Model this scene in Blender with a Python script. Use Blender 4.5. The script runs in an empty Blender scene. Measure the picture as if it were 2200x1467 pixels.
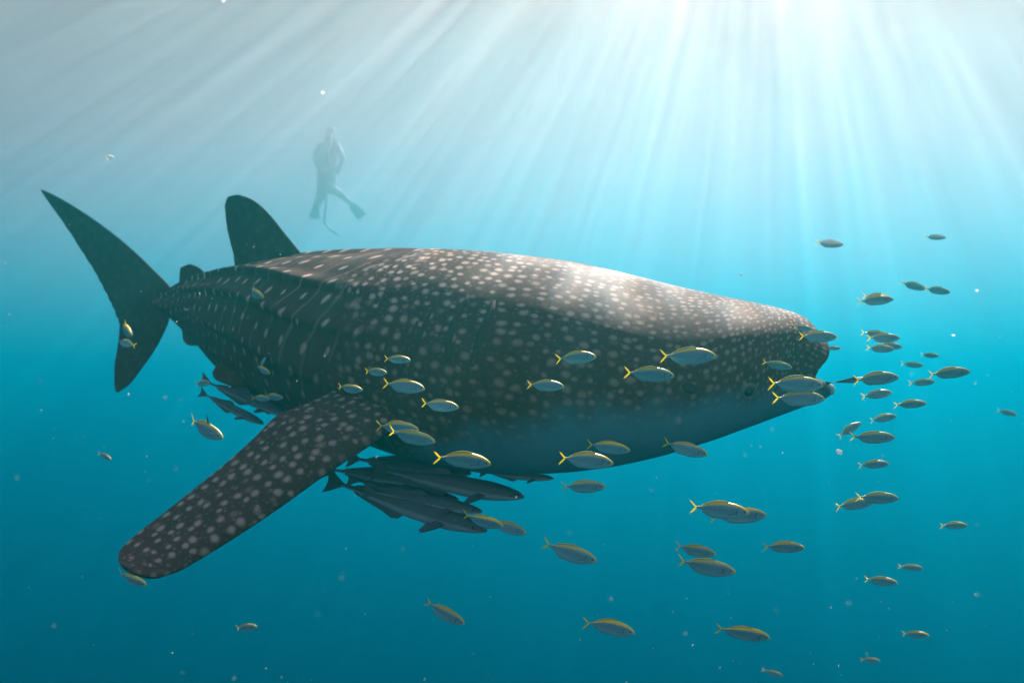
import bpy, bmesh, math, random
import numpy as np
from mathutils import Vector, Matrix

sc = bpy.context.scene
col = sc.collection
random.seed(7)
rng = np.random.default_rng(11)

# ------------------------------------------------------------------ camera, sky, sun, exposure
F = 1467.0                      # focal length in pixels of the 2200 px wide photograph
PITCH = math.radians(6)
cam = bpy.data.cameras.new('camera')
cam_o = bpy.data.objects.new('camera', cam)
col.objects.link(cam_o)
cam.sensor_width = 36
cam.lens = F / 2200 * 36
cam.clip_start = 0.05
cam.clip_end = 600
cam_o.rotation_euler = (math.pi / 2 + PITCH, 0, 0)
cam.dof.use_dof = True
cam.dof.focus_distance = 2.7
cam.dof.aperture_fstop = 1.6
sc.camera = cam_o
AX_R = Vector((1, 0, 0))
AX_F = Vector((0, math.cos(PITCH), math.sin(PITCH)))
AX_U = Vector((0, -math.sin(PITCH), math.cos(PITCH)))

SUN = (AX_R * (550 / F) + AX_U * (1413 / F) + AX_F).normalized()     # towards the sun
SURF = 7.2                      # height of the water surface above the camera
world = bpy.data.worlds.new('World')
sc.world = world
world.use_nodes = True
wn = world.node_tree
sky = wn.nodes.new('ShaderNodeTexSky')
sky.sky_type = 'NISHITA'
sky.sun_disc = False
sky.sun_elevation = math.asin(SUN.z)
sky.sun_rotation = math.atan2(SUN.x, SUN.y)
wn.links.new(sky.outputs[0], wn.nodes['Background'].inputs[0])
wn.nodes['Background'].inputs[1].default_value = 0.075
sun = bpy.data.lights.new('sun', 'SUN')
sun.energy = 5.0
sun.angle = math.radians(0.5)
sun.color = (1, 0.88, 0.76)
sun_o = bpy.data.objects.new('sun', sun)
col.objects.link(sun_o)
sun_o.location = SUN * 50
sun_o.rotation_euler = SUN.to_track_quat('Z', 'Y').to_euler()
sc.view_settings.view_transform = 'Standard'
sc.view_settings.look = 'None'
sc.view_settings.gamma = 1
sc.view_settings.use_curve_mapping = False
sc.view_settings.exposure = 2.45
sc.cycles.volume_bounces = 2
sc.cycles.max_bounces = 8
sc.cycles.transparent_max_bounces = 8
sc.cycles.use_denoising = True


def at(px, py, d):
    """World point at forward distance d that the photograph shows at pixel (px, py)."""
    return AX_R * ((px - 1100) / F * d) + AX_U * ((733.5 - py) / F * d) + AX_F * d


# ------------------------------------------------------------------ node helpers
class NT:
    def __init__(self, name):
        self.m = bpy.data.materials.new(name)
        self.m.use_nodes = True
        self.t = self.m.node_tree
        self.t.nodes.clear()
        self.out = self.t.nodes.new('ShaderNodeOutputMaterial')

    def n(self, typ, **kw):
        nd = self.t.nodes.new(typ)
        for k, v in kw.items():
            setattr(nd, k, v)
        return nd

    def put(self, sock, v):
        if isinstance(v, bpy.types.NodeSocket):
            self.t.links.new(v, sock)
        elif v is not None:
            if hasattr(sock.default_value, '__len__') and not hasattr(v, '__len__'):
                v = (v,) * len(sock.default_value)
            if hasattr(v, '__len__') and len(v) == 3 and len(sock.default_value) == 4:
                v = (*v, 1)
            sock.default_value = v

    def math(self, op, a, b=None, c=None, clamp=False):
        nd = self.n('ShaderNodeMath', operation=op)
        nd.use_clamp = clamp
        for s, v in zip(nd.inputs, (a, b, c)):
            self.put(s, v)
        return nd.outputs[0]

    def vmath(self, op, a, b=None, scale=None):
        nd = self.n('ShaderNodeVectorMath', operation=op)
        self.put(nd.inputs[0], a)
        if b is not None:
            self.put(nd.inputs[1], b)
        if scale is not None:
            self.put(nd.inputs['Scale'], scale)
        return nd.outputs[0]

    def ramp(self, v, a, b, lo=0.0, hi=1.0):
        nd = self.n('ShaderNodeMapRange', interpolation_type='SMOOTHSTEP')
        for s, x in zip(nd.inputs, (v, a, b, lo, hi)):
            self.put(s, x)
        return nd.outputs[0]

    def mix(self, f, a, b):
        nd = self.n('ShaderNodeMix', data_type='RGBA')
        self.put(nd.inputs['Factor'], f)
        self.put(nd.inputs[6], a)
        self.put(nd.inputs[7], b)
        return nd.outputs[2]

    def attr(self, name, what='Fac'):
        return self.n('ShaderNodeAttribute', attribute_name=name).outputs[what]

    def noise(self, vec, scale, detail=2.0, rough=0.5, dist=0.0, what='Fac'):
        nd = self.n('ShaderNodeTexNoise')
        if vec is not None:
            self.put(nd.inputs['Vector'], vec)
        nd.inputs['Scale'].default_value = scale
        nd.inputs['Detail'].default_value = detail
        nd.inputs['Roughness'].default_value = rough
        nd.inputs['Distortion'].default_value = dist
        return nd.outputs[what]

    def obj(self):
        return self.n('ShaderNodeTexCoord').outputs['Object']

    def surface(self, base, rough=0.5, spec=0.3, bump=None, bump_s=0.2, bump_d=0.01, metal=0.0, sub=0.0):
        b = self.n('ShaderNodeBsdfPrincipled')
        self.put(b.inputs['Base Color'], base)
        self.put(b.inputs['Roughness'], rough)
        self.put(b.inputs['Specular IOR Level'], spec)
        self.put(b.inputs['Metallic'], metal)
        if bump is not None:
            bp = self.n('ShaderNodeBump')
            bp.inputs['Strength'].default_value = bump_s
            bp.inputs['Distance'].default_value = bump_d
            self.put(bp.inputs['Height'], bump)
            self.t.links.new(bp.outputs[0], b.inputs['Normal'])
        self.t.links.new(b.outputs[0], self.out.inputs['Surface'])
        return b


def mesh_obj(name, verts, faces, mat=None, parent=None, smooth=True, attrs=None):
    me = bpy.data.meshes.new(name)
    me.from_pydata([tuple(v) for v in verts], [], faces)
    if smooth:
        me.polygons.foreach_set('use_smooth', [True] * len(me.polygons))
    for k, v in (attrs or {}).items():
        v = np.asarray(v, dtype=np.float32)
        if v.ndim == 2:
            a = me.attributes.new(k, 'FLOAT_VECTOR', 'POINT')
            a.data.foreach_set('vector', v.ravel())
        else:
            a = me.attributes.new(k, 'FLOAT', 'POINT')
            a.data.foreach_set('value', v.ravel())
    if mat:
        for m in (mat if isinstance(mat, (list, tuple)) else [mat]):
            me.materials.append(m)
    me.update()
    o = bpy.data.objects.new(name, me)
    col.objects.link(o)
    if parent is not None:
        o.parent = parent
    return o


def thing(name, label, cat, group=None, loc=(0, 0, 0)):
    o = bpy.data.objects.new(name, None)
    o.empty_display_size = 0.1
    col.objects.link(o)
    o.location = loc
    o['label'] = label
    o['category'] = cat
    if group:
        o['group'] = group
    return o


def grid_faces(nu, nv, wrap_v=True):
    f = []
    for i in range(nu - 1):
        for j in range(nv if wrap_v else nv - 1):
            k = (j + 1) % nv
            f.append((i * nv + j, i * nv + k, (i + 1) * nv + k, (i + 1) * nv + j))
    return f


def spline(xs, ys, q):
    """Shape-keeping cubic through the points (monotone tangents)."""
    xs = np.asarray(xs, float)
    ys = np.asarray(ys, float)
    h = np.diff(xs)
    dl = np.diff(ys) / h
    m = np.zeros(len(xs))
    m[0], m[-1] = dl[0], dl[-1]
    for i in range(1, len(xs) - 1):
        if dl[i - 1] * dl[i] > 0:
            w1, w2 = 2 * h[i] + h[i - 1], h[i] + 2 * h[i - 1]
            m[i] = (w1 + w2) / (w1 / dl[i - 1] + w2 / dl[i])
    q = np.asarray(q, float)
    k = np.clip(np.searchsorted(xs, q) - 1, 0, len(h) - 1)
    t = (q - xs[k]) / h[k]
    return ((2 * t**3 - 3 * t**2 + 1) * ys[k] + (t**3 - 2 * t**2 + t) * h[k] * m[k]
            + (-2 * t**3 + 3 * t**2) * ys[k + 1] + (t**3 - t**2) * h[k] * m[k + 1])


# ------------------------------------------------------------------ the sea: water volume, added glow layer, rippled surface
def box(name, x0, x1, y0, y1, z0, z1):
    v = [(x, y, z) for z in (z0, z1) for y in (y0, y1) for x in (x0, x1)]
    f = [(0, 2, 3, 1), (4, 5, 7, 6), (0, 1, 5, 4), (2, 6, 7, 3), (0, 4, 6, 2), (1, 3, 7, 5)]
    o = mesh_obj(name, v, f, smooth=False)
    o['kind'] = 'stuff'
    return o


def volume(name, scatter, absorb, g):
    nt = NT(name)
    s = nt.n('ShaderNodeVolumeScatter')
    mx = max(scatter)
    s.inputs['Color'].default_value = (*[c / mx for c in scatter], 1)
    s.inputs['Density'].default_value = mx
    s.inputs['Anisotropy'].default_value = g
    end = s.outputs[0]
    if max(absorb) > 0:
        a = nt.n('ShaderNodeVolumeAbsorption')
        ma = max(absorb)
        a.inputs['Color'].default_value = (*[1 - c / ma for c in absorb], 1)
        a.inputs['Density'].default_value = ma
        ad = nt.n('ShaderNodeAddShader')
        nt.t.links.new(s.outputs[0], ad.inputs[0])
        nt.t.links.new(a.outputs[0], ad.inputs[1])
        end = ad.outputs[0]
    nt.t.links.new(end, nt.out.inputs['Volume'])
    return nt.m


ST = (0.017, 0.021, 0.018)              # extinction of the water per metre
ALB = (0.0012, 0.270, 0.335)
SS = [t * a for t, a in zip(ST, ALB)]
haze = box('haze', -75, 75, -20, 95, -60, SURF - 0.15)
haze.data.materials.append(volume('sea_water', SS, [t - s for t, s in zip(ST, SS)], 0.47))
haze['label'] = 'clear blue green sea water'
# added denser water behind the shark, fades the diver and the distance
FT_ = (0.105, 0.110, 0.087)
far = box('haze', -74.5, 74.5, 7.4, 94.5, -59.5, SURF - 0.155)
FS_ = [t * a for t, a in zip(FT_, ALB)]
far.data.materials.append(volume('added_far_water', FS_, [t - s for t, s in zip(FT_, FS_)], 0.47))
far['label'] = 'added milkier blue green water beyond the shark'
top = box('haze', -74, 74, -19, 94, SURF - 4.1, SURF - 0.16)  # added layer, scatters red to whiten the glow towards the sun
top.data.materials.append(volume('added_glow_water', (0.036, 0.0055, 0.005), (0, 0, 0), 0.982))
top['label'] = 'added red-scattering layer that whitens the sun glow, just under the surface'

nx, ny = 150, 120
gx = np.linspace(-90, 90, nx)
gy = np.linspace(-30, 110, ny)
vs = []
for y in gy:
    for x in gx:
        z = 0.045 * math.sin(0.9 * x + 0.35 * y) + 0.03 * math.sin(-0.5 * x + 1.3 * y + 1) + 0.02 * math.sin(2.1 * x + 1.7 * y)
        vs.append((x, y, SURF + z))
surf = mesh_obj('water_surface', vs, grid_faces(ny, nx, False))
surf['kind'] = 'structure'
surf['label'] = 'rippled sea surface seen from below'
nt = NT('shaft_tinted_surface')
# sunlight shafts painted as a bright-dark tint; offset copies per colour add fringes
pos = nt.obj()
SHAFT_TINT_OFFSET = (3.7, -2.4, 0.0)
chan = []
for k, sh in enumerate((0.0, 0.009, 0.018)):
    p = nt.vmath('ADD', pos, (SHAFT_TINT_OFFSET[0] + sh, SHAFT_TINT_OFFSET[1] + sh * 0.6, 0.0))
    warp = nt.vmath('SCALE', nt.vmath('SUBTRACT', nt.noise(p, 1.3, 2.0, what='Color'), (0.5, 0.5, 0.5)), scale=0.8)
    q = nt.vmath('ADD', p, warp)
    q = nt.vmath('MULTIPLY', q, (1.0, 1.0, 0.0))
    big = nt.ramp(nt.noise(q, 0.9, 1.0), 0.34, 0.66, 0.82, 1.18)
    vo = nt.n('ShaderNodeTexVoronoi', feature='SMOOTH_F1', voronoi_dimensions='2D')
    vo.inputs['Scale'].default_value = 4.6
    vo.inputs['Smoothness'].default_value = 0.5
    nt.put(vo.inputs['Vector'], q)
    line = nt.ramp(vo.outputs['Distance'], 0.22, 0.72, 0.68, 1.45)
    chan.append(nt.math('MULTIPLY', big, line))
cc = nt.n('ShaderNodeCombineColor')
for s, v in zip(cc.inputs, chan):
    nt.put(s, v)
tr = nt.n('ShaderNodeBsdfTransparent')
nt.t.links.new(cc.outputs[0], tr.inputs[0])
# beyond the critical angle the underside of the surface mirrors the water below it
geo = nt.n('ShaderNodeNewGeometry')
dt = nt.n('ShaderNodeVectorMath', operation='DOT_PRODUCT')
nt.put(dt.inputs[0], geo.outputs['Incoming'])
nt.put(dt.inputs[1], geo.outputs['Normal'])
gl = nt.n('ShaderNodeBsdfGlossy')
gl.inputs['Roughness'].default_value = 0.3
ms = nt.n('ShaderNodeMixShader')
nt.put(ms.inputs[0], nt.ramp(nt.math('ABSOLUTE', dt.outputs['Value']), 0.58, 0.68))
nt.t.links.new(gl.outputs[0], ms.inputs[1])
nt.t.links.new(tr.outputs[0], ms.inputs[2])
nt.t.links.new(ms.outputs[0], nt.out.inputs['Surface'])
surf.data.materials.append(nt.m)

# ------------------------------------------------------------------ shark skin
nt = NT('spotted_skin')
skin = nt.m
suv = nt.attr('suv', 'Vector')          # warped so that one unit is one spot spacing, head and fins
ruv = nt.attr('ruv', 'Vector')          # the same for the rows of the rear flank
belly = nt.attr('belly')
rear = nt.attr('rear')
amount = nt.attr('spots')
pos = nt.obj()


def spot_field(vec, r0, r1, rnd, drop):
    vo = nt.n('ShaderNodeTexVoronoi', feature='F1', voronoi_dimensions='2D')
    vo.inputs['Scale'].default_value = 1.0
    vo.inputs['Randomness'].default_value = rnd
    nt.put(vo.inputs['Vector'], vec)
    sep = nt.n('ShaderNodeSeparateColor')
    nt.put(sep.inputs[0], vo.outputs['Color'])
    rad = nt.math('MULTIPLY_ADD', sep.outputs[0], r1 - r0, r0)
    inner = nt.math('MULTIPLY', rad, 0.25)
    sp = nt.n('ShaderNodeMapRange', interpolation_type='SMOOTHSTEP')
    for s, x in zip(sp.inputs, (vo.outputs['Distance'], inner, rad, 1.0, 0.0)):
        nt.put(s, x)
    keep = nt.ramp(sep.outputs[1], drop, drop + 0.25, 0.35, 1.0)
    return nt.math('MULTIPLY', sp.outputs[0], keep)


wob = nt.vmath('SCALE', nt.vmath('SUBTRACT', nt.noise(pos, 14.0, 2.0, what='Color'), (0.5, 0.5, 0.5)), scale=0.35)
head_spots = nt.math('MAXIMUM', spot_field(nt.vmath('ADD', suv, wob), 0.28, 0.47, 0.66, 0.05),
                     nt.math('MULTIPLY', spot_field(nt.vmath('ADD', nt.vmath('SCALE', suv, scale=1.9), wob), 0.2, 0.42, 0.8, 0.5), 0.35))
# rear flank: rows of upright oval spots, staggered and a little irregular
sr = nt.n('ShaderNodeSeparateXYZ')
nt.put(sr.inputs[0], nt.vmath('ADD', ruv, nt.vmath('SCALE', wob, scale=0.25)))
row = nt.math('FLOOR', sr.outputs[1])
gu = nt.math('MULTIPLY_ADD', row, 0.37, sr.outputs[0])
cellv = nt.n('ShaderNodeCombineXYZ')
nt.put(cellv.inputs[0], nt.math('FLOOR', gu))
nt.put(cellv.inputs[1], row)
wn_ = nt.n('ShaderNodeTexWhiteNoise', noise_dimensions='2D')
nt.put(wn_.inputs['Vector'], cellv.outputs[0])
jit = nt.n('ShaderNodeSeparateColor')
nt.put(jit.inputs[0], wn_.outputs['Color'])
size = nt.math('MULTIPLY_ADD', jit.outputs[2], 0.6, 0.7)
eu = nt.math('DIVIDE', nt.math('MULTIPLY_ADD', jit.outputs[0], 0.36, nt.math('SUBTRACT', nt.math('FRACT', gu), 0.68)), 0.125)
ev_ = nt.math('DIVIDE', nt.math('MULTIPLY_ADD', jit.outputs[1], 0.30, nt.math('SUBTRACT', nt.math('FRACT', sr.outputs[1]), 0.65)), 0.27)
dd = nt.math('SQRT', nt.math('ADD', nt.math('MULTIPLY', eu, eu), nt.math('MULTIPLY', ev_, ev_)))
rear_spots = nt.ramp(nt.math('DIVIDE', dd, size), 0.35, 1.05, 1.0, 0.0)
# pale bars between the rows on the rear flank
sepv = nt.n('ShaderNodeSeparateXYZ')
nt.put(sepv.inputs[0], ruv)
wav = nt.math('MULTIPLY_ADD', nt.noise(pos, 3.0, 3.0), 0.8, sepv.outputs[0])
fr = nt.math('FRACT', wav)
bar = nt.ramp(nt.math('ABSOLUTE', nt.math('SUBTRACT', fr, 0.5)), 0.01, 0.09, 0.30, 0.0)
bar = nt.math('MULTIPLY', bar, nt.ramp(nt.noise(pos, 2.3, 2.0), 0.40, 0.62))
rear_all = nt.math('MAXIMUM', rear_spots, bar)
pat = nt.n('ShaderNodeMix', data_type='FLOAT')
nt.put(pat.inputs[0], rear)
nt.put(pat.inputs[2], head_spots)
nt.put(pat.inputs[3], rear_all)
pat = nt.math('MULTIPLY', nt.math('MULTIPLY', pat.outputs[0], amount), nt.ramp(belly, -5.2, -1.2, 1.0, 0.32))  # spots painted dimmer down the flank, as its shade would dim them
mott = nt.noise(pos, 9.0, 5.0, 0.6)
base = nt.mix(mott, (0.025, 0.0130, 0.0100), (0.084, 0.046, 0.034))
grain = nt.noise(pos, 160.0, 2.0, 0.7)
base = nt.mix(nt.math('MULTIPLY', grain, 0.35), base, (0.095, 0.056, 0.043))
spot_c = nt.mix(nt.noise(pos, 30.0, 2.0), (0.38, 0.26, 0.20), (0.56, 0.41, 0.33))
c1 = nt.mix(pat, base, spot_c)
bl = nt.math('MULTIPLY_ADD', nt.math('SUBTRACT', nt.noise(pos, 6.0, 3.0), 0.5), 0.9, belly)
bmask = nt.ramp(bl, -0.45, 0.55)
belly_shade_c = nt.mix(nt.noise(pos, 5.0, 4.0), (0.05, 0.145, 0.20), (0.085, 0.21, 0.28))  # white belly painted dark teal, its shade and water light in the colour
c2 = nt.mix(bmask, c1, belly_shade_c)
hgt = nt.math('ADD', nt.math('MULTIPLY', grain, 0.4), nt.math('MULTIPLY', mott, 1.0))
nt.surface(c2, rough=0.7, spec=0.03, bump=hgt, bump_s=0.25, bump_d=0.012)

nt = NT('pale_mouth_lining')
lining = nt.m
nt.surface(nt.mix(nt.noise(nt.obj(), 8.0, 3.0), (0.62, 0.61, 0.58), (0.80, 0.78, 0.74)), rough=0.55)
nt = NT('dark_slit')
dark = nt.m
nt.surface(nt.mix(nt.noise(nt.obj(), 30.0, 2.0), (0.006, 0.006, 0.008), (0.02, 0.018, 0.018)), rough=0.5)
nt = NT('eye_rim_skin')
rim_skin = nt.m
nt.surface(nt.mix(nt.noise(nt.obj(), 40.0, 2.0), (0.06, 0.065, 0.07), (0.12, 0.13, 0.135)), rough=0.5)
nt = NT('wet_black_eye')
eye_mat = nt.m
nt.surface(nt.mix(nt.noise(nt.obj(), 60.0, 1.0), (0.004, 0.004, 0.006), (0.012, 0.011, 0.012)), rough=0.12, spec=0.5)

# ------------------------------------------------------------------ the whale shark
shark = thing('whale_shark', 'huge dark whale shark covered in pale spots, swimming to the right', 'whale shark', loc=at(1050, 780, 3.8))
OFF = Vector(shark.location)

bx = [352, 372, 400, 440, 500, 560, 640, 700, 800, 900, 1000, 1100, 1200, 1300, 1400, 1480, 1560, 1640, 1700, 1735, 1755, 1768, 1773]
bt = [630, 622, 610, 594, 578, 562, 545, 538, 534, 533, 537, 546, 558, 577, 601, 621, 639, 656, 673, 693, 711, 727, 737]
bb = [666, 684, 708, 742, 800, 846, 886, 910, 952, 988, 1010, 1019, 1016, 1005, 985, 962, 935, 906, 884, 871, 864, 858, 855]
dx_ = [352, 440, 560, 700, 850, 1000, 1200, 1400, 1600, 1773]
dd_ = [6.20, 5.75, 5.15, 4.60, 4.15, 3.85, 3.62, 3.52, 3.48, 3.50]
wx_ = [352, 400, 440, 560, 700, 850, 1000, 1200, 1400, 1600, 1700, 1750, 1773]
ww_ = [0.060, 0.13, 0.20, 0.36, 0.50, 0.60, 0.65, 0.66, 0.62, 0.53, 0.46, 0.41, 0.37]
NV = 288
phi = np.linspace(0, 2 * np.pi, NV, endpoint=False)
NX = 300
tt = np.linspace(0, 1, NX)
qx = 352 + (1773 - 352) * (1 - (1 - tt) ** 1.6)


def station(x):
    x = np.asarray(x, float)
    return (spline(bx, bt, x), spline(bx, bb, x), spline(dx_, dd_, x), spline(wx_, ww_, x))


def fsm(a, b, x):
    t = np.clip((np.asarray(x, float) - a) / (b - a), 0, 1)
    return t * t * (3 - 2 * t)


def shark_ring(x, ph):
    """Points of the body skin at the station of pixel column x; ph = 0 on the back, growing down the near flank."""
    tp, bo, d, W = [float(v) for v in station(x)]
    tp2, bo2, d2, _ = [float(v) for v in station(min(x + 3, 1773))]
    tp1, bo1, d1, _ = [float(v) for v in station(max(x - 3, 352))]
    c = at(x, (tp + bo) / 2, d)
    c2 = at(min(x + 3, 1773), (tp2 + bo2) / 2, d2)
    c1 = at(max(x - 3, 352), (tp1 + bo1) / 2, d1)
    hd = c2 - c1
    hd.z = 0
    hd.normalize()
    side = Vector((hd.y, -hd.x, 0))
    H = (bo - tp) / 2 * d / F
    roll = math.radians(14 + 20 * float(fsm(400, 950, x)) - 25 * float(fsm(1350, 1773, x)))
    n = 2.15 + 0.25 * float(fsm(800, 1200, x))
    s, k = np.sin(ph), np.cos(ph)
    ua = np.sign(s) * np.abs(s) ** (2 / n)
    ub = np.sign(k) * np.abs(k) ** (2 / n)
    full = np.linspace(0, 2 * np.pi, 181)
    fa = np.sign(np.sin(full)) * np.abs(np.sin(full)) ** (2 / n)
    fb = np.sign(np.cos(full)) * np.abs(np.cos(full)) ** (2 / n)
    lo, hi = 0.0, H * 1.3
    for _ in range(18):
        h0 = (lo + hi) / 2
        if np.max(-fa * W * math.sin(roll) + fb * h0 * math.cos(roll)) > H:
            hi = h0
        else:
            lo = h0
    # ridges along the flank, the lowest one swells into the keel of the tail stalk
    am = np.minimum(ph, 2 * np.pi - ph) * 180 / np.pi
    fade = 1 - float(fsm(640, 1060, x))
    bump = np.zeros_like(ph)
    for a0, amp, w in ((24, 0.10, 2.6), (48, 0.085, 2.8), (78, 0.05, 3.5)):
        dphi = am - a0
        bump += amp * fade * np.exp(-(np.where(dphi > 0, dphi / w, dphi / (w * 2.6))) ** 2)
    bump += 0.75 * (1 - float(fsm(352, 430, x))) * np.exp(-((am - 88) / 15) ** 2)
    a = ua * W * (1 + bump)
    b = ub * h0 * (1 + bump * 0.8)
    ra = a * math.cos(roll) + b * math.sin(roll)
    rb = -a * math.sin(roll) + b * math.cos(roll)
    # gape of the mouth: the lip runs back to the corner of the jaw on both sides
    f = float(fsm(1600, 1773, x))
    back = 0.085 * f * np.exp(-((am - 100) / np.where(am < 100, 24, 14)) ** 2)
    back = back + float(fsm(1480, 1773, x)) * (0.54 * (np.sqrt(ra ** 2 + 0.01) - 0.1) + 0.05)
    return c, hd, side, ra, rb, back


def shark_pts(x, ph):
    c, hd, side, ra, rb, back = shark_ring(x, ph)
    C, h, s, up = (np.array(v) for v in (c, hd, side, AX_U))
    up = np.array(Vector((0, 0, 1)))
    return C[None] + s[None] * ra[:, None] + up[None] * rb[:, None] - h[None] * back[:, None]


# the wide, rolled body reaches nearer to and further from the viewer than its axis: settle the axis so that
# the outline of the whole body has the proportions measured at the stations
want_x, want_t, want_b = list(bx), list(bt), list(bb)
fx = np.linspace(352, 1773, 130)
fphi = np.linspace(0, 2 * np.pi, 120, endpoint=False)
for _ in range(4):
    g = np.array([shark_pts(x, fphi) for x in fx])
    dpt = g @ np.array(AX_F)
    gx = 1100 + F * (g @ np.array(AX_R)) / dpt
    gy = 733.5 - F * (g @ np.array(AX_U)) / dpt
    for edge, want, pick in ((bt, want_t, np.argmin), (bb, want_b, np.argmax)):
        for m, x in enumerate(want_x[:-3]):
            i = int(np.argmin(np.abs(fx - x)))
            k = int(pick(gy[i]))
            px_, py_ = gx[i, k], gy[i, k]
            edge[m] += 0.8 * (float(spline(want_x, want, np.clip(px_, 352, 1773))) - py_)
        sh = edge[len(want_x) - 4] - want[len(want_x) - 4]
        for m in (-3, -2, -1):
            edge[m] = want[m] + sh
rows = [shark_pts(x, phi) for x in qx]
body_rows = np.array(rows)
cen = np.array([np.array(at(x, float((station(x)[0] + station(x)[1]) / 2), float(station(x)[2]))) for x in qx])
sl = np.concatenate([[0], np.cumsum(np.linalg.norm(np.diff(cen, axis=0), axis=1))])   # metres from tail to snout
# arc length from the back down each flank
seg = np.linalg.norm(np.roll(body_rows, -1, axis=1) - body_rows, axis=2)
arc = np.concatenate([np.zeros((NX, 1)), np.cumsum(seg, axis=1)[:, :-1]], axis=1)
tot = seg.sum(axis=1)[:, None]
arc = np.where(arc > tot / 2, arc - tot, arc)
half = NV // 3
c_head = spline([352, 800, 1000, 1200, 1400, 1600, 1773], [0.080, 0.072, 0.066, 0.060, 0.052, 0.040, 0.032], qx)
U = np.concatenate([[0], np.cumsum(np.diff(sl) / c_head[1:])])
mid = arc[:, NV // 5][:, None]
suv = np.stack([np.repeat(U[:, None], NV, 1), (arc - mid) / c_head[:, None] * np.where(arc < 0, 1, 1), np.zeros((NX, NV))], 2)
cx_r = spline([352, 440, 600, 800, 1000], [0.14, 0.16, 0.20, 0.22, 0.22], np.clip(qx, 352, 1000))
cy_r = spline([352, 440, 600, 800, 1000], [0.06, 0.085, 0.12, 0.15, 0.15], np.clip(qx, 352, 1000))
UR = np.concatenate([[0], np.cumsum(np.diff(sl) / cx_r[1:])])
ruv = np.stack([np.repeat(UR[:, None], NV, 1) + arc * 2.6, arc / cy_r[:, None], np.zeros((NX, NV))], 2)
am_ = np.minimum(phi, 2 * np.pi - phi) * 180 / np.pi
dpt = body_rows @ np.array(AX_F)
ry_ = 733.5 - F * (body_rows @ np.array(AX_U)) / dpt
rx_ = 1100 + F * (body_rows @ np.array(AX_R)) / dpt
hn = NV // 2
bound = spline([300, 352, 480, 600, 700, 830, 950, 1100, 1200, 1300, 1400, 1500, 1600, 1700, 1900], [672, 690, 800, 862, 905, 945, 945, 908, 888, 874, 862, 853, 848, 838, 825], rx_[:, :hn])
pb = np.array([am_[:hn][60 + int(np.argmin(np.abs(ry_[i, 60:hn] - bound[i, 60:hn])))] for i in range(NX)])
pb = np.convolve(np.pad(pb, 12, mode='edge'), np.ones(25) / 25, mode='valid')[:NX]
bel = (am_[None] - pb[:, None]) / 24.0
rear_m = 1 - fsm(868, 955, qx[:, None] + 30 * np.sin(arc * 9) + 0 * arc)
rear_m = np.clip(rear_m + 0.0 * arc, 0, 1)
verts = list(body_rows.reshape(-1, 3))
faces = grid_faces(NX, NV)
# tail end cap
ti = len(verts)
verts.append(body_rows[0].mean(0) + np.array((-0.03, 0.03, 0)))
for j in range(NV):
    faces.append((ti, (j + 1) % NV, j))
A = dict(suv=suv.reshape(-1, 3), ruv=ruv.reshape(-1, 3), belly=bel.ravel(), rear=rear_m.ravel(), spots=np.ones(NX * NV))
A = {k: np.concatenate([v, v[:1]]) for k, v in A.items()}
# lip rolled inwards at the front
last = body_rows[-1]
lc = last.mean(0)
hd_ = np.array(shark_ring(1773, phi[:2])[1])
base_i = (NX - 1) * NV
prev = base_i
extra = []
for sc_, push in ((0.975, 0.010), (0.93, 0.008), (0.89, -0.010), (0.86, -0.05)):
    ring = lc + (last - lc) * sc_ + hd_ * push
    st = len(verts)
    verts.extend(list(ring))
    for j in range(NV):
        k = (j + 1) % NV
        faces.append((prev + j, prev + k, st + k, st + j))
    for key in A:
        A[key] = np.concatenate([A[key], A[key][base_i:base_i + NV]])
    prev = st
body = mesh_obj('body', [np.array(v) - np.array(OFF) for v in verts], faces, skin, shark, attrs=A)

# mouth cavity: pale lining that goes back between the jaws
ring0 = lc + (last - lc) * 0.865 - hd_ * 0.045
mv, mf = [], []
rings = []
for k in range(7):
    f = k / 6
    r = lc - hd_ * (0.04 + 0.30 * f) + (ring0 + hd_ * 0.045 - lc) * (1 - 0.55 * f * f)
    rings.append(r)
mv = np.concatenate(rings)
mf = grid_faces(7, NV)
mv = list(mv) + [lc - hd_ * 0.36]
for j in range(NV):
    mf.append((6 * NV + j, 6 * NV + (j + 1) % NV, len(mv) - 1))
mesh_obj('mouth_lining', [np.array(v) - np.array(OFF) for v in mv], mf, lining, shark)

# white lower lip, a rounded band along the lower jaw
sel = np.where((am_ > 99))[0]
lip = lc + (last[sel] - lc) * 0.955 + hd_ * 0.004
lv, lf = [], []
NR = 10
for i, p in enumerate(lip):
    e = math.sin(math.pi * min(1, max(0, (i + 0.5) / len(lip)))) ** 0.5
    out = (p - lc)
    out /= np.linalg.norm(out)
    for j in range(NR):
        a = 2 * math.pi * j / NR
        lv.append(p + (out * 0.033 * math.cos(a) + hd_ * 0.034 * math.sin(a) + np.array((0, 0, 0.026))) * (0.35 + 0.65 * e))
mesh_obj('lower_lip', [np.array(v) - np.array(OFF) for v in lv], grid_faces(len(lip), NR), lining, shark)


def project(p):
    p = Vector(p)
    d = p.dot(AX_F)
    return 1100 + F * p.dot(AX_R) / d, 733.5 - F * p.dot(AX_U) / d


PR = np.stack([1100 + F * (body_rows @ np.array(AX_R)) / (body_rows @ np.array(AX_F)),
               733.5 - F * (body_rows @ np.array(AX_U)) / (body_rows @ np.array(AX_F))], 2)
DEPTH = body_rows @ np.array(AX_F)


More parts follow.
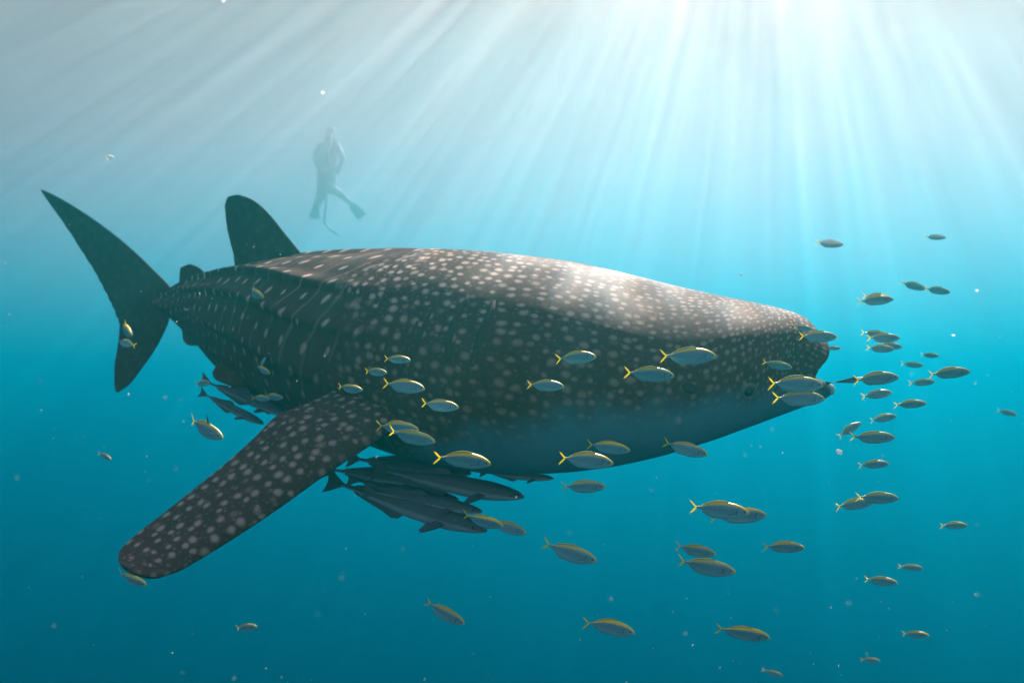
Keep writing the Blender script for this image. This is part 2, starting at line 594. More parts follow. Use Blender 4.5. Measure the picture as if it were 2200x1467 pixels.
def skin_at(px, py):
    """Point and outward normal of the near flank under a pixel."""
    e = (PR[..., 0] - px) ** 2 + (PR[..., 1] - py) ** 2
    near = np.zeros_like(e)
    near[:, NV // 2:] = 1e9
    i, j = np.unravel_index(np.argmin(e + near), e.shape)
    i = min(max(i, 1), NX - 2)
    du = body_rows[i + 1, j] - body_rows[i - 1, j]
    dv = body_rows[i, (j + 1) % NV] - body_rows[i, j - 1]
    nrm = np.cross(du, dv)
    nrm /= np.linalg.norm(nrm)
    if nrm @ np.array(AX_F) > 0:
        nrm = -nrm
    return body_rows[i, j], nrm, du / np.linalg.norm(du)


# gill slits: a dark groove under a raised flap edge
def gill(pts, big=1.0):
    pts = np.array(pts, float)
    q = np.linspace(0, 1, 26)
    k = np.linspace(0, 1, len(pts))
    xs, ys = spline(k, pts[:, 0], q), spline(k, pts[:, 1], q)
    v, f, mi = [], [], []
    ln = [np.array(a) for a in zip(*[skin_at(xs[i], ys[i]) for i in range(26)])]
    ker = np.ones(7) / 7
    ln = [np.stack([np.convolve(np.pad(a[:, c], 3, mode='reflect', reflect_type='odd'), ker, mode='valid') for c in range(3)], 1) for a in ln]
    for i in range(26):
        p, n, du = ln[0][i], ln[1][i], ln[2][i]
        e = math.sin(math.pi * (0.02 + 0.96 * q[i])) ** 0.6
        prof = [(0.014, -0.002), (0.006, 0.007 * e), (0.0, 0.010 * e), (-0.001, 0.008 * e), (-0.002, 0.003), (-0.006 * e - 0.001, 0.004 * e), (-0.008 * e - 0.001, -0.002)]
        for a, b in prof:
            v.append(p + du * a * big + n * b * big)
    P = 7
    for i in range(25):
        for j in range(P - 1):
            f.append((i * P + j, i * P + j + 1, (i + 1) * P + j + 1, (i + 1) * P + j))
            mi.append(0 if j < 3 else 1)
    v = np.array(v)
    kd = v.reshape(26, P, 3)
    at_ = dict(suv=np.zeros((len(v), 3)), ruv=np.zeros((len(v), 3)), belly=np.full(len(v), -3.0), rear=np.ones(len(v)), spots=np.zeros(len(v)))
    o = mesh_obj('gill_slit', v - np.array(OFF), f, [skin, dark], shark, attrs=at_)
    o.data.polygons.foreach_set('material_index', mi)
    return o


for gi, g in enumerate(([(1060, 644), (1050, 676), (1036, 712), (1022, 750), (1012, 790)],
          [(1002, 634), (990, 660), (976, 690), (962, 730), (954, 780)],
          [(932, 650), (914, 690), (898, 735), (884, 780), (872, 830)],
          [(895, 690), (878, 735), (862, 780), (850, 830)],
          [(852, 680), (836, 725), (822, 775), (812, 825)])):
    gill(g, (2.0, 1.6, 1.3, 1.2, 1.2)[gi])

# eye in its pale socket, and the spiracle behind it
p, n, du = skin_at(1608, 843)
n = Vector(n)
zx = Vector(du)
zy = n.cross(zx).normalized()


def disc_part(name, prof, mat, parent, p, zx, zy, n, sx=1.0, sy=1.0, seg=28):
    v, f = [], []
    for r, h in prof:
        for j in range(seg):
            a = 2 * math.pi * j / seg
            v.append(np.array(Vector(p) + zx * (r * sx * math.cos(a)) + zy * (r * sy * math.sin(a)) + n * h) - np.array(OFF))
    f = grid_faces(len(prof), seg)
    v.append(np.array(Vector(p) + n * prof[-1][1]) - np.array(OFF))
    for j in range(seg):
        f.append(((len(prof) - 1) * seg + j, (len(prof) - 1) * seg + (j + 1) % seg, len(v) - 1))
    return mesh_obj(name, v, f, mat, parent)


eye = disc_part('eye', [(0.044, -0.010), (0.038, 0.005), (0.031, 0.010), (0.025, 0.006), (0.022, -0.002), (0.018, 0.004), (0.010, 0.006)], rim_skin, shark, p, zx, zy, n)
disc_part('pupil', [(0.020, 0.002), (0.018, 0.009), (0.013, 0.014), (0.006, 0.016)], eye_mat, eye, p, zx, zy, n, 1.0, 0.9)
p, n, du = skin_at(1480, 832)
n = Vector(n)
zx = (Vector(du) * 0.8 + Vector((0, 0, -0.5))).normalized()
zy = n.cross(zx).normalized()
disc_part('spiracle', [(0.034, -0.004), (0.030, 0.003), (0.022, 0.003), (0.010, 0.002)], dark, shark, p, zx, zy, n, 1.0, 0.72)


def fin(name, pairs, depth, thick, mat, parent, off, cell=0.1, spots=1.0, rear=0.0, belly_back=False, nspan=70, nch=44, sharp=0.75, rag=0.0):
    """Blade swept from root to tip; pairs of (leading edge pixel, trailing edge pixel), depth(px, py, span, chord)."""
    L = np.array([p[0] for p in pairs], float)
    T = np.array([p[1] for p in pairs], float)
    k = np.linspace(0, 1, len(pairs))
    q = np.linspace(0, 1, nspan)
    q = np.where(q > 0.5, 0.5 + 0.5 * (1 - (1 - (q - 0.5) * 2) ** 1.5), q)
    Ls = np.stack([spline(k, L[:, 0], q), spline(k, L[:, 1], q)], 1)
    Ts = np.stack([spline(k, T[:, 0], q), spline(k, T[:, 1], q)], 1)
    th = 2 * np.pi * np.arange(nch) / nch
    ch = (1 - np.cos(th)) / 2
    up = np.sin(th)
    R = []
    P3L = np.array([np.array(at(*Ls[i], depth(*Ls[i], q[i], 0.0))) for i in range(nspan)])
    P3T = np.array([np.array(at(*Ts[i], depth(*Ts[i], q[i], 1.0))) for i in range(nspan)])
    M = (P3L + P3T) / 2
    sp = np.gradient(M, axis=0)
    V, S_, RU, B = [], [], [], []
    spanlen = np.concatenate([[0], np.cumsum(np.linalg.norm(np.diff(M, axis=0), axis=1))])
    for i in range(nspan):
        c = P3T[i] - P3L[i]
        n = np.cross(sp[i], c)
        ln = np.linalg.norm(n)
        n = n / ln if ln > 1e-9 else np.array(AX_F)
        if n @ (np.array(AX_F) if i == 0 else -n_prev) > 0:
            n = -n
        n_prev = n
        cl = np.linalg.norm(c)
        t_ = thick(q[i], cl)
        for j in range(nch):
            prof = up[j] * (1 - 0.55 * ch[j]) if sharp else up[j]
            e = c * (ch[j] + (rag * math.sin(37 * q[i] + 3 * math.sin(91 * q[i])) if ch[j] > 0.9 else 0))
            V.append(P3L[i] + e + n * prof * t_)
            S_.append((spanlen[i] / cell + 3.3, (ch[j] - 0.5) * cl / cell + (0 if up[j] >= 0 else 40), 0))
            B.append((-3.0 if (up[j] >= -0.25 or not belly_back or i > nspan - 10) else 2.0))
    f = grid_faces(nspan, nch)
    for base, rev in ((0, 1), ((nspan - 1) * nch, 0)):
        ring = [base + j for j in range(nch)]
        f.append(tuple(ring[::-1] if rev else ring))
    V = np.array(V)
    S_ = np.array(S_)
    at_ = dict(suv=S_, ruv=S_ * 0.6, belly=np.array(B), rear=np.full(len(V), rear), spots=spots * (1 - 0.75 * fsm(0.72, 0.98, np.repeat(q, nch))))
    return mesh_obj(name, V - np.array(off), f, mat, parent, attrs=at_)


# pectoral fin of the near side, reaching down and towards the viewer
pect = [((905, 905), (760, 812)), ((850, 915), (712, 842)), ((800, 950), (655, 868)), ((740, 990), (596, 893)), ((680, 1031), (545, 942)),
        ((600, 1089), (482, 998)), ((520, 1143), (415, 1052)), ((440, 1193), (345, 1107)), ((380, 1226), (288, 1152)),
        ((332, 1239), (256, 1186)), ((296, 1233), (254, 1203)), ((268, 1217), (260, 1211))]
fin('pectoral_fin', pect, lambda x, y, s, c: 3.42 - 0.84 * s + 0.28 * c * (1 - 0.5 * s), lambda s, cl: 0.16 * cl * (1 - 0.3 * s) * math.sqrt(max(0.0, 1 - s ** 5)) + 0.003,
    skin, shark, OFF, cell=0.061, spots=0.85, belly_back=True, nspan=110, nch=64)
# first dorsal fin
dors = [((675, 570), (540, 620)), ((648, 545), (518, 590)), ((628, 521), (505, 573)), ((606, 494), (501, 545)), ((582, 464), (491, 505)), ((560, 442), (485, 468)),
        ((538, 427), (483, 442)), ((512, 418), (489, 423))]
fin('dorsal_fin', dors, lambda x, y, s, c: 4.98 + (600 - x) * 0.0032 - 0.05 * s, lambda s, cl: 0.055 * cl * (1 - 0.5 * s) + 0.003, skin, shark, OFF,
    cell=0.12, spots=0.08, rag=0.007)
# second dorsal fin
d2 = [((462, 600), (372, 640)), ((445, 592), (380, 622)), ((436, 582), (385, 604)), ((424, 573), (386, 586)), ((408, 567), (388, 575))]
fin('dorsal_fin', d2, lambda x, y, s, c: 5.86 + (400 - x) * 0.0035 - 0.03 * s, lambda s, cl: 0.06 * cl * (1 - 0.5 * s) + 0.003, skin, shark, OFF, cell=0.14, spots=0.08)
# anal and pelvic fins
an = [((452, 735), (385, 676)), ((438, 739), (384, 692)), ((425, 742), (391, 712)), ((412, 743), (393, 728)), ((404, 741), (397, 736))]
fin('anal_fin', an, lambda x, y, s, c: 5.82 + (410 - x) * 0.0035, lambda s, cl: 0.06 * cl * (1 - 0.5 * s) + 0.003, skin, shark, OFF, cell=0.14, spots=0.15)
pv = [((560, 842), (500, 772)), ((525, 836), (478, 778)), ((498, 830), (463, 788)), ((476, 822), (456, 802)), ((464, 816), (458, 808))]
fin('pelvic_fin', pv, lambda x, y, s, c: 4.85 + (510 - x) * 0.003 - 0.1 * s, lambda s, cl: 0.07 * cl * (1 - 0.5 * s) + 0.003, skin, shark, OFF, cell=0.14, spots=0.1)
# crescent tail
cau = [((89, 407), (88, 410)), ((112, 417), (103, 433)), ((140, 432), (125, 463)), ((200, 470), (166, 524)), ((268, 522), (206, 588)), ((326, 576), (237, 648)),
       ((368, 624), (256, 692)), ((370, 655), (257, 702)), ((362, 690), (256, 716)), ((338, 742), (252, 748)), ((303, 794), (246, 786)), ((276, 828), (245, 822)), ((254, 843), (249, 842))]
fin('tail_fin', cau, lambda x, y, s, c: 6.12 + (370 - x) * 0.0036, lambda s, cl: 0.05 * cl * math.sin(math.pi * min(0.97, max(0.03, s))) ** 0.5 + 0.003,
    skin, shark, OFF, cell=0.15, spots=0.07, nspan=160, rag=0.010)

# ------------------------------------------------------------------ small yellow-tailed fish
nt = NT('water_tinted_flank')
fish_skin = nt.m
h = nt.attr('h')
l = nt.attr('l')
rnd = nt.n('ShaderNodeObjectInfo').outputs['Random']
pos = nt.obj()
wv = nt.math('SINE', nt.math('MULTIPLY_ADD', l, 150.0, nt.math('MULTIPLY', nt.noise(pos, 9.0), 5.0)))
bars = nt.math('MULTIPLY', nt.ramp(wv, 0.1, 0.8), nt.math('MULTIPLY', nt.ramp(h, 0.30, 0.62), nt.ramp(h, 0.95, 0.72)))
flank = nt.mix(nt.ramp(h, 0.10, 0.75), (0.20, 0.42, 0.51), (0.085, 0.23, 0.32))  # teal light of the water painted into the silver flank
flank = nt.mix(nt.math('MULTIPLY', bars, 0.55), flank, (0.13, 0.16, 0.17))
hb = nt.math('MULTIPLY_ADD', nt.math('SUBTRACT', nt.noise(pos, 20.0), 0.5), 0.16, h)
gold = nt.mix(rnd, (0.66, 0.44, 0.02), (0.36, 0.33, 0.10))
fc = nt.mix(nt.ramp(hb, 0.80, 0.93), flank, gold)
fc = nt.mix(nt.ramp(l, 0.10, 0.02), fc, nt.mix(0.5, fc, (0.66, 0.56, 0.10)))
nt.surface(fc, rough=0.42, spec=0.35, metal=0.10, bump=nt.noise(pos, 90.0, 1.0), bump_s=0.15, bump_d=0.004)

nt = NT('sunlit_painted_flank')
sunlit_fish = nt.m  # sunlight on the back painted into a paler copy of the flank
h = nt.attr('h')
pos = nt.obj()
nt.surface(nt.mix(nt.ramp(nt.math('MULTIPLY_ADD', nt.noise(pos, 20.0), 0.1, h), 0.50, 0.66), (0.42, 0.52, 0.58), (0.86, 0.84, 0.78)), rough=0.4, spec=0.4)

nt = NT('yellow_fin')
fin_yellow = nt.m
pos = nt.obj()
yc = nt.mix(nt.noise(pos, 18.0, 3.0), (0.80, 0.62, 0.008), (0.84, 0.76, 0.03))
b1 = nt.n('ShaderNodeBsdfDiffuse')
b2 = nt.n('ShaderNodeBsdfTranslucent')
nt.put(b1.inputs[0], yc)
nt.put(b2.inputs[0], yc)
ms = nt.n('ShaderNodeMixShader')
ms.inputs[0].default_value = 0.45
nt.t.links.new(b1.outputs[0], ms.inputs[1])
nt.t.links.new(b2.outputs[0], ms.inputs[2])
nt.t.links.new(ms.outputs[0], nt.out.inputs['Surface'])

FX = [0.5, 0.485, 0.455, 0.41, 0.35, 0.25, 0.12, 0.0, -0.12, -0.22, -0.30, -0.35, -0.385]
FT = [-0.020, 0.010, 0.036, 0.062, 0.088, 0.113, 0.126, 0.120, 0.098, 0.066, 0.034, 0.021, 0.020]
FB = [-0.034, -0.046, -0.062, -0.082, -0.104, -0.130, -0.148, -0.147, -0.122, -0.080, -0.036, -0.020, -0.020]
FT = [1.13 * z for z in FT]
FB = [1.13 * z for z in FB]
FW = [0.006, 0.020, 0.032, 0.045, 0.056, 0.067, 0.070, 0.064, 0.050, 0.034, 0.018, 0.012, 0.007]


def bend(v, k):
    """Bow the fish sideways about its middle."""
    v = np.array(v, float)
    w = np.clip(-(v[:, 0] - 0.1), 0, 1)
    v[:, 1] += k * w ** 2
    return v


def fish_meshes(k):
    n, m = 34, 22
    q = np.linspace(0, 1, n)
    x = 0.5 - 0.885 * (1 - np.cos(q * np.pi)) / 2
    xs = FX[::-1]
    tp, bo, wd = (spline(xs, a[::-1], x) for a in (FT, FB, FW))
    v, hh, ll = [], [], []
    for i in range(n):
        for j in range(m):
            a = 2 * math.pi * j / m
            c = math.cos(a)
            z = (tp[i] + bo[i]) / 2 + (tp[i] - bo[i]) / 2 * c
            y = wd[i] * math.copysign(abs(math.sin(a)) ** 0.9, math.sin(a))
            v.append((x[i], y, z))
            hh.append((c + 1) / 2)
            ll.append(0.5 - x[i])
    f = grid_faces(n, m)
    f.append(tuple(range(m))[::-1])
    f.append(tuple((n - 1) * m + j for j in range(m)))
    out = {}
    out['body'] = mesh_obj('body', bend(v, k), f, fish_skin, attrs=dict(h=hh, l=ll))
    # forked tail: two thin tapering blades
    tv, tf = [], []
    prof = [(-0.372, 0.018, -0.018), (-0.395, 0.040, -0.040), (-0.42, 0.070, -0.070), (-0.45, 0.100, -0.100), (-0.48, 0.122, -0.122), (-0.505, 0.135, -0.135)]
    inner = [0.0, 0.0, 0.012, 0.048, 0.086, 0.130]
    for sgn in (1, -1):
        b0 = len(tv)
        for (xx, zt, _), zi in zip(prof, inner):
            th = 0.006 * (1 - 0.8 * (-xx - 0.372) / 0.135)
            for zz in (zi, (zi + zt) / 2, zt):
                for s in (1, -1):
                    tv.append((xx - (0.010 if zz == zt else 0), s * (th if zz != zt else th * 0.3), sgn * zz))
        for i in range(len(prof) - 1):
            for c in range(2):
                for s in range(2):
                    a = b0 + i * 6 + c * 2 + s
                    q4 = (a, a + 2, a + 8, a + 6)
                    tf.append(q4 if (s == 0) == (sgn == 1) else q4[::-1])
            for c in (0, 2):
                a = b0 + i * 6 + c * 2
                tf.append((a, a + 1, a + 7, a + 6))
        e = b0 + (len(prof) - 1) * 6
        tf.append((e, e + 1, e + 3, e + 2))
        tf.append((e + 2, e + 3, e + 5, e + 4))
    out['tail_fin'] = mesh_obj('tail_fin', bend(tv, k), tf, fin_yellow)
    # long low dorsal fin
    dv, df = [], []
    xs2 = np.linspace(0.16, -0.27, 12)
    zt = spline(xs, FT[::-1], xs2)
    for i, xx in enumerate(xs2):
        e = i / 11
        hgt = 0.024 * (math.sin(math.pi * min(1, 0.12 + e * 0.85)) ** 0.7) + (0.012 if i % 2 == 0 else 0.0) * (1 - e)
        for yy, zz in ((0.006, zt[i] - 0.008), (0.0015, zt[i] + hgt), (-0.0015, zt[i] + hgt), (-0.006, zt[i] - 0.008)):
            dv.append((xx - (0.02 if zz > zt[i] else 0), yy, zz))
    df = grid_faces(12, 4)
    df += [(0, 1, 2, 3), (47, 46, 45, 44)]
    out['dorsal_fin'] = mesh_obj('dorsal_fin', bend(dv, k), df, fish_skin, attrs=dict(h=np.full(48, 0.9), l=np.full(48, 0.4)))
    # anal fin
    av = []
    xs3 = np.linspace(-0.06, -0.28, 8)
    zb = spline(xs, FB[::-1], xs3)
    for i, xx in enumerate(xs3):
        e = i / 7
        hgt = 0.022 * math.sin(math.pi * min(1, 0.2 + e * 0.78)) ** 0.7
        for yy, zz in ((0.005, zb[i] + 0.008), (0.0012, zb[i] - hgt), (-0.0012, zb[i] - hgt), (-0.005, zb[i] + 0.008)):
            av.append((xx - (0.02 if zz < zb[i] else 0), yy, zz))
    out['anal_fin'] = mesh_obj('anal_fin', bend(av, k), grid_faces(8, 4) + [(0, 1, 2, 3), (31, 30, 29, 28)], fish_skin, attrs=dict(h=np.full(32, 0.35), l=np.full(32, 0.6)))
    # pectoral fins, eyes and gill edges on both sides
    for s in (1, -1):
        pv_ = [(0.285, 0.058, -0.025), (0.275, 0.060, -0.045), (0.20, 0.078, -0.058), (0.135, 0.088, -0.060), (0.17, 0.080, -0.040), (0.23, 0.070, -0.028)]
        vv = [(a, s * b, c) for a, b, c in pv_] + [(a, s * (b + 0.004), c) for a, b, c in pv_]
        ff = [(0, 1, 2, 3, 4, 5), (11, 10, 9, 8, 7, 6)] + [(i, (i + 1) % 6, (i + 1) % 6 + 6, i + 6) for i in range(6)]
        out['pectoral_fin' + str(s)] = mesh_obj('pectoral_fin', bend(vv, k), ff, fish_skin, attrs=dict(h=np.full(12, 0.8), l=np.full(12, 0.3)))
        ev, ef = [], []
        for i in range(6):
            a = math.pi / 2 * i / 5
            for j in range(12):
                b = 2 * math.pi * j / 12
                ev.append((0.418 + 0.019 * math.cos(a) * math.cos(b), s * (0.034 + 0.011 * math.sin(a)), 0.002 + 0.019 * math.cos(a) * math.sin(b)))
        out['eye' + str(s)] = mesh_obj('eye', bend(ev, k), grid_faces(6, 12), eye_mat)
        gv = []
        for i in range(9):
            t = i / 8
            z = 0.062 - 0.135 * t
            xx = 0.318 + 0.030 * math.sin(math.pi * t) * -1
            y = 0.060 * math.sqrt(max(0.05, 1 - (abs(z + 0.008) / 0.105) ** 2))
            for a, o_ in ((0.006, 0.000), (0.003, 0.006), (-0.004, 0.006), (-0.007, -0.001)):
                gv.append((xx + a, s * (y + o_), z))
        out['gill_edge' + str(s)] = mesh_obj('gill_edge', bend(gv, k), grid_faces(9, 4, False), dark)
    return out


variants = []
for k in (0.0, 0.28, -0.28, 0.75, -0.75):
    variants.append(fish_meshes(k))


def copy_fish(root, src):
    for o in src.values():
        c = o.copy()
        c.parent = root
        col.objects.link(c)


SCHOOL = 'small yellow-tailed fish schooling around the whale shark'


def place(name, tail, nose, d, yaw, lean, label, cat, group):
    """Stand a creature in the water between two sightings of its tail and nose; yaw > 0 turns the nose to the viewer."""
    tx, ty = tail
    nx_, ny_ = nose
    w = math.hypot(nx_ - tx, ny_ - ty) / F * d
    dz = math.tan(math.radians(yaw)) * w
    a = at(tx, ty, d + dz / 2)
    b = at(nx_, ny_, d - dz / 2)
    ax = (b - a)
    ln = ax.length
    ax.normalize()
    up = (AX_U - ax * AX_U.dot(ax)).normalized()
    sd = up.cross(ax).normalized()          # left side of the animal
    up = (Matrix.Rotation(math.radians(lean), 3, ax) @ up)
    sd = up.cross(ax).normalized()
    r = thing(name, label, cat, group)
    r.matrix_world = Matrix.Translation((a + b) / 2) @ Matrix((ax, sd, up)).transposed().to_4x4() @ Matrix.Diagonal((ln, ln, ln, 1))
    return r


# tail pixel, nose pixel, distance, yaw, lean, bend variant, label
FISH = [
    ((527, 621), (567, 640), 4.2, 48, 14, 3, 'small yellow-backed fish in front of the ridges below the big dorsal fin'),
    ((262, 700), (281, 716), 4.6, 66, 10, 1, 'fish facing the viewer in front of the lower tail lobe, above a yellow tail'),
    ((287, 742), (258, 733), 4.7, -45, 10, 2, 'fish swimming away, bright yellow forked tail against the lower tail lobe'),
    ((826, 770), (882, 773), 2.9, 15, 12, 0, 'yellow-backed fish above the pair over the pectoral fin root, below the gill slits'),
    ((785, 797), (831, 800), 2.9, 28, 10, 0, 'small silver fish with upright yellow tail, between two others over the gills'),
    ((724, 831), (779, 837), 2.9, 20, 12, 1, 'silver blue fish just above the root of the spotted pectoral fin'),
    ((823, 823), (913, 834), 2.5, 8, 8, 0, 'long silver fish with dull yellow tail right of the pectoral fin root'),
    ((904, 867), (986, 874), 2.6, 12, 12, 0, 'yellow-backed fish over the dark lower flank, right of the pectoral fin'),
    ((556, 790), (572, 766), 4.1, 30, -20, 1, 'dull green fish turned upright on the rear flank, touching a smaller fish'),
    ((549, 787), (580, 801), 4.0, 38, 12, 1, 'small fish diving just below the upright green fish on the rear flank'),
    ((543, 853), (579, 856), 3.9, 30, 14, 0, 'left one of two tiny fish in a line over the pale rear belly'),
    ((566, 850), (608, 854), 3.95, 25, 14, 1, 'right one of two tiny fish in a line over the pale rear belly'),
    ((420, 824), (450, 821), 4.5, 30, 10, 0, 'tiny greenish fish in front of the tail of the rearmost remora'),
    ((402, 904), (479, 938), 2.9, 22, 16, 1, 'fish with raised dark dorsal spine, alone left of the pectoral fin'),
    ((211, 973), (239, 986), 5.6, 20, 10, 0, 'tiny dark green fish alone at the far left below the tail'),
    ((809, 914), (900, 921), 2.75, 10, 14, 0, 'barred yellow fish over the pectoral fin root, partly behind a silver one'),
    ((833, 929), (936, 947), 2.5, 10, 14, 1, 'silver fish overlapping a barred yellow fish at the pectoral fin root'),
    ((934, 977), (1055, 995), 2.35, 8, 14, 0, 'large yellow-backed fish under the belly, above the packed remoras'),
    ((1132, 826), (1212, 829), 2.6, 10, 12, 0, 'vivid yellow-tailed fish alone in the middle of the dark flank'),
    ((1197, 770), (1281, 765), 2.6, 18, 12, 2, 'orange-backed fish on the spotted flank, above the vivid yellow one'),
    ((1341, 800), (1449, 806), 2.35, 8, 10, 0, 'fish with bright yellow back and tail, behind the spiracle'),
    ((1418, 765), (1539, 763), 2.35, 6, 6, 0, 'large blue-sided fish on the spotted cheek above the spiracle'),
    ((1637, 779), (1702, 789), 2.75, 22, 16, 1, 'golden-backed fish above the eye of the whale shark'),
    ((1648, 822), (1769, 826), 2.3, 10, 10, 0, 'large fish across the open mouth, upper one of two'),
    ((1661, 856), (1772, 855), 2.3, 10, 10, 0, 'large fish along the lower jaw, lower one of two at the mouth'),
    ((1704, 702), (1746, 707), 3.05, 22, 8, 0, 'small dull fish on the top of the snout, behind a larger one'),
    ((1716, 722), (1799, 723), 2.75, 12, 10, 0, 'greenish yellow fish crossing the tip of the snout'),
    ((1773, 747), (1806, 748), 4.1, 20, 8, 0, 'tiny grey fish just in front of the snout tip'),
    ((1261, 954), (1354, 966), 2.9, 14, 12, 0, 'shaded dark fish under the pale belly, above a silver one'),
    ((1201, 980), (1318, 994), 2.45, 10, 14, 0, 'pale silver fish along the bottom edge of the belly'),
    ((1425, 952), (1521, 975), 2.85, 12, 14, 1, 'dark olive fish crossing the belly edge below the spiracle'),
    ((1207, 1045), (1301, 1043), 2.9, 12, 12, 0, 'golden barred fish just below the belly, in open water'),
    ((992, 1109), (1082, 1128), 2.75, 16, 16, 0, 'yellow-tailed fish in front of the lowest remora snout'),
    ((1052, 1120), (1131, 1144), 3.3, 12, 12, 0, 'blue-grey fish half hidden behind the fish at the remora snout'),
    ((1165, 1170), (1283, 1203), 2.6, 14, 8, 0, 'dark fish heading down below the golden barred fish, right of the remoras'),
    ((1482, 1088), (1610, 1100), 2.3, 10, 10, 0, 'large silver fish overlapping one with a gold head'),
    ((1527, 1108), (1647, 1104), 2.45, 10, 14, 0, 'gold-headed fish half hidden behind a large silver fish'),
    ((1451, 1175), (1539, 1189), 3.1, 14, 6, 0, 'dark blue fish with green tail just above a bright barred fish'),
    ((1455, 1208), (1581, 1226), 2.3, 12, 16, 1, 'bright barred fish with a golden back, lower middle right'),
    ((1637, 1170), (1729, 1176), 3.0, 12, 12, 0, 'dull fish with greenish tail, right of the dark blue one'),
    ((912, 1295), (999, 1338), 3.2, 14, 8, 0, 'dark fish diving alone in the deep blue, bottom middle'),
    ((1255, 1332), (1364, 1357), 2.7, 14, 8, 0, 'dark green-tailed fish near the bottom edge, in the middle'),
    ((1538, 1349), (1655, 1368), 2.45, 14, 14, 0, 'large fish with vivid yellow tail near the bottom edge'),
    ((1857, 1243), (1929, 1251), 3.7, 16, 12, 0, 'dull fish low on the right, below and left of a smaller one'),
    ((1929, 1216), (1983, 1220), 4.8, 18, 12, 0, 'small dull fish low on the right, above a larger dull one'),
    ((1938, 1360), (1997, 1364), 4.3, 24, 8, 0, 'small dark deep-bodied fish near the bottom right corner'),
    ((2018, 1127), (2079, 1128), 4.4, 18, 16, 2, 'small pale-backed fish farthest right in the lower water'),
    ((1793, 1086), (1876, 1078), 3.2, 14, 12, 2, 'fish half hidden behind another, below the front school'),
    ((1838, 1068), (1931, 1069), 2.9, 12, 12, 0, 'plump fish overlapping another, below the front school'),
    ((1844, 998), (1910, 995), 4.0, 16, 12, 0, 'slim grey fish alone between the front school and the overlapping pair'),
    ((1827, 940), (1923, 938), 2.85, 12, 14, 0, 'yellow-backed fish at the bottom of the front school, broad yellow tail'),
    ((1800, 937), (1849, 907), 4.1, 18, 8, 2, 'small fish tilted steeply upward at the bottom of the front school'),
    ((1868, 902), (1926, 893), 4.3, 16, 10, 2, 'small dark fish above the broad-tailed yellow-backed one'),
    ((1920, 868), (1991, 866), 3.7, 14, 14, 0, 'barred fish on the right of the lower front school'),
    ((1850, 851), (1917, 842), 3.8, 14, 10, 2, 'dark fish under the large fish that hides the slender remora'),
    ((1831, 815), (1931, 809), 2.6, 10, 12, 2, 'large fish ahead of the mouth hiding the slender remora\'s head'),
    ((1952, 823), (2009, 819), 4.4, 16, 10, 0, 'fish partly covered by the yellow tail of a larger fish'),
    ((1993, 803), (2085, 797), 2.7, 12, 12, 2, 'large plump fish with bright yellow tail, right of the front school'),
    ((1936, 781), (1984, 785), 4.9, 18, 10, 0, 'small dark fish left of a short stout one in the front school'),
    ((1977, 762), (2018, 764), 4.7, 36, 10, 0, 'short stout fish at the upper right of the front school'),
    ((1849, 715), (1912, 721), 3.9, 16, 14, 0, 'barred pale fish half hidden behind another, ahead of the snout'),
    ((1862, 726), (1934, 725), 3.6, 14, 12, 0, 'pale blue fish over a barred one, ahead of the snout'),
    ((1861, 747), (1922, 750), 4.2, 16, 10, 0, 'greenish barred fish, left of an overlapping pair ahead of the snout'),
    ((1886, 740), (1939, 745), 4.5, 16, 12, 0, 'greenish fish behind another, right of an overlapping pair ahead of the snout'),
    ((1842, 647), (1920, 642), 3.5, 16, 10, 2, 'silver fish high ahead of the snout, a second yellow tail behind it'),
    ((1853, 636), (1915, 640), 4.1, 12, 10, 0, 'fish almost hidden behind the high silver fish ahead of the snout'),
    ((1934, 606), (1990, 621), 4.7, 16, 8, 0, 'left one of two pale blue fish in a line, high on the right'),
    ((1985, 619), (2042, 628), 4.6, 16, 8, 0, 'right one of two pale blue fish in a line, high on the right'),
    ((1985, 508), (2033, 510), 5.2, 18, 26, 0, 'small fish with sunlight painted cream on its back, topmost in the sunlit water'),
    ((1752, 521), (1812, 525), 4.6, 12, 26, 0, 'fish with sunlight painted white on its back, in the sunlit water above the snout'),
    ((2142, 881), (2185, 891), 5.6, 18, 8, 0, 'small dark fish alone at the right edge'),
    ((250, 1233), (315, 1254), 2.6, 16, 16, 1, 'greenish fish under the tip of the pectoral fin'),
    ((505, 1351), (552, 1344), 4.8, 22, 8, 1, 'faint green fish low in the deep blue, left of the middle'),
    ((1848, 1414), (1891, 1419), 6.2, 14, 12, 0, 'faint fish near the bottom edge, right of the vivid tail'),
    ((1637, 1439), (1682, 1451), 6.2, 14, 8, 0, 'faintest dark fish touching the bottom edge on the right'),
]
pick = random.Random(5)
for tail, nose, d, yaw, lean, var, label in FISH:
    r = place('yellowtail_fish', tail, nose, d, yaw + pick.uniform(-8, 8), lean + pick.uniform(-7, 7), label, 'fish', SCHOOL)
    copy_fish(r, variants[var if var else pick.choice((0, 0, 1, 2))])
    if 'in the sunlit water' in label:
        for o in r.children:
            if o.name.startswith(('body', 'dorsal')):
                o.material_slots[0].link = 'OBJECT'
                o.material_slots[0].material = sunlit_fish
        continue
    if 'raised dark dorsal spine' in label:
        sv = []
        for i in range(5):
            e = i / 4
            for a, b in ((0.030 * (1 - e) + 0.004, 0), (0, 0.006 * (1 - e) + 0.001), (-0.030 * (1 - e) - 0.004, 0), (0, -0.006 * (1 - e) - 0.001)):
                sv.append((0.10 + a - 0.05 * e, b, 0.11 + 0.22 * e))
        mesh_obj('dorsal_spine', sv, grid_faces(5, 4) + [(16, 17, 18, 19)], dark, r)
for vset in variants:
    for o in vset.values():
        bpy.data.objects.remove(o)

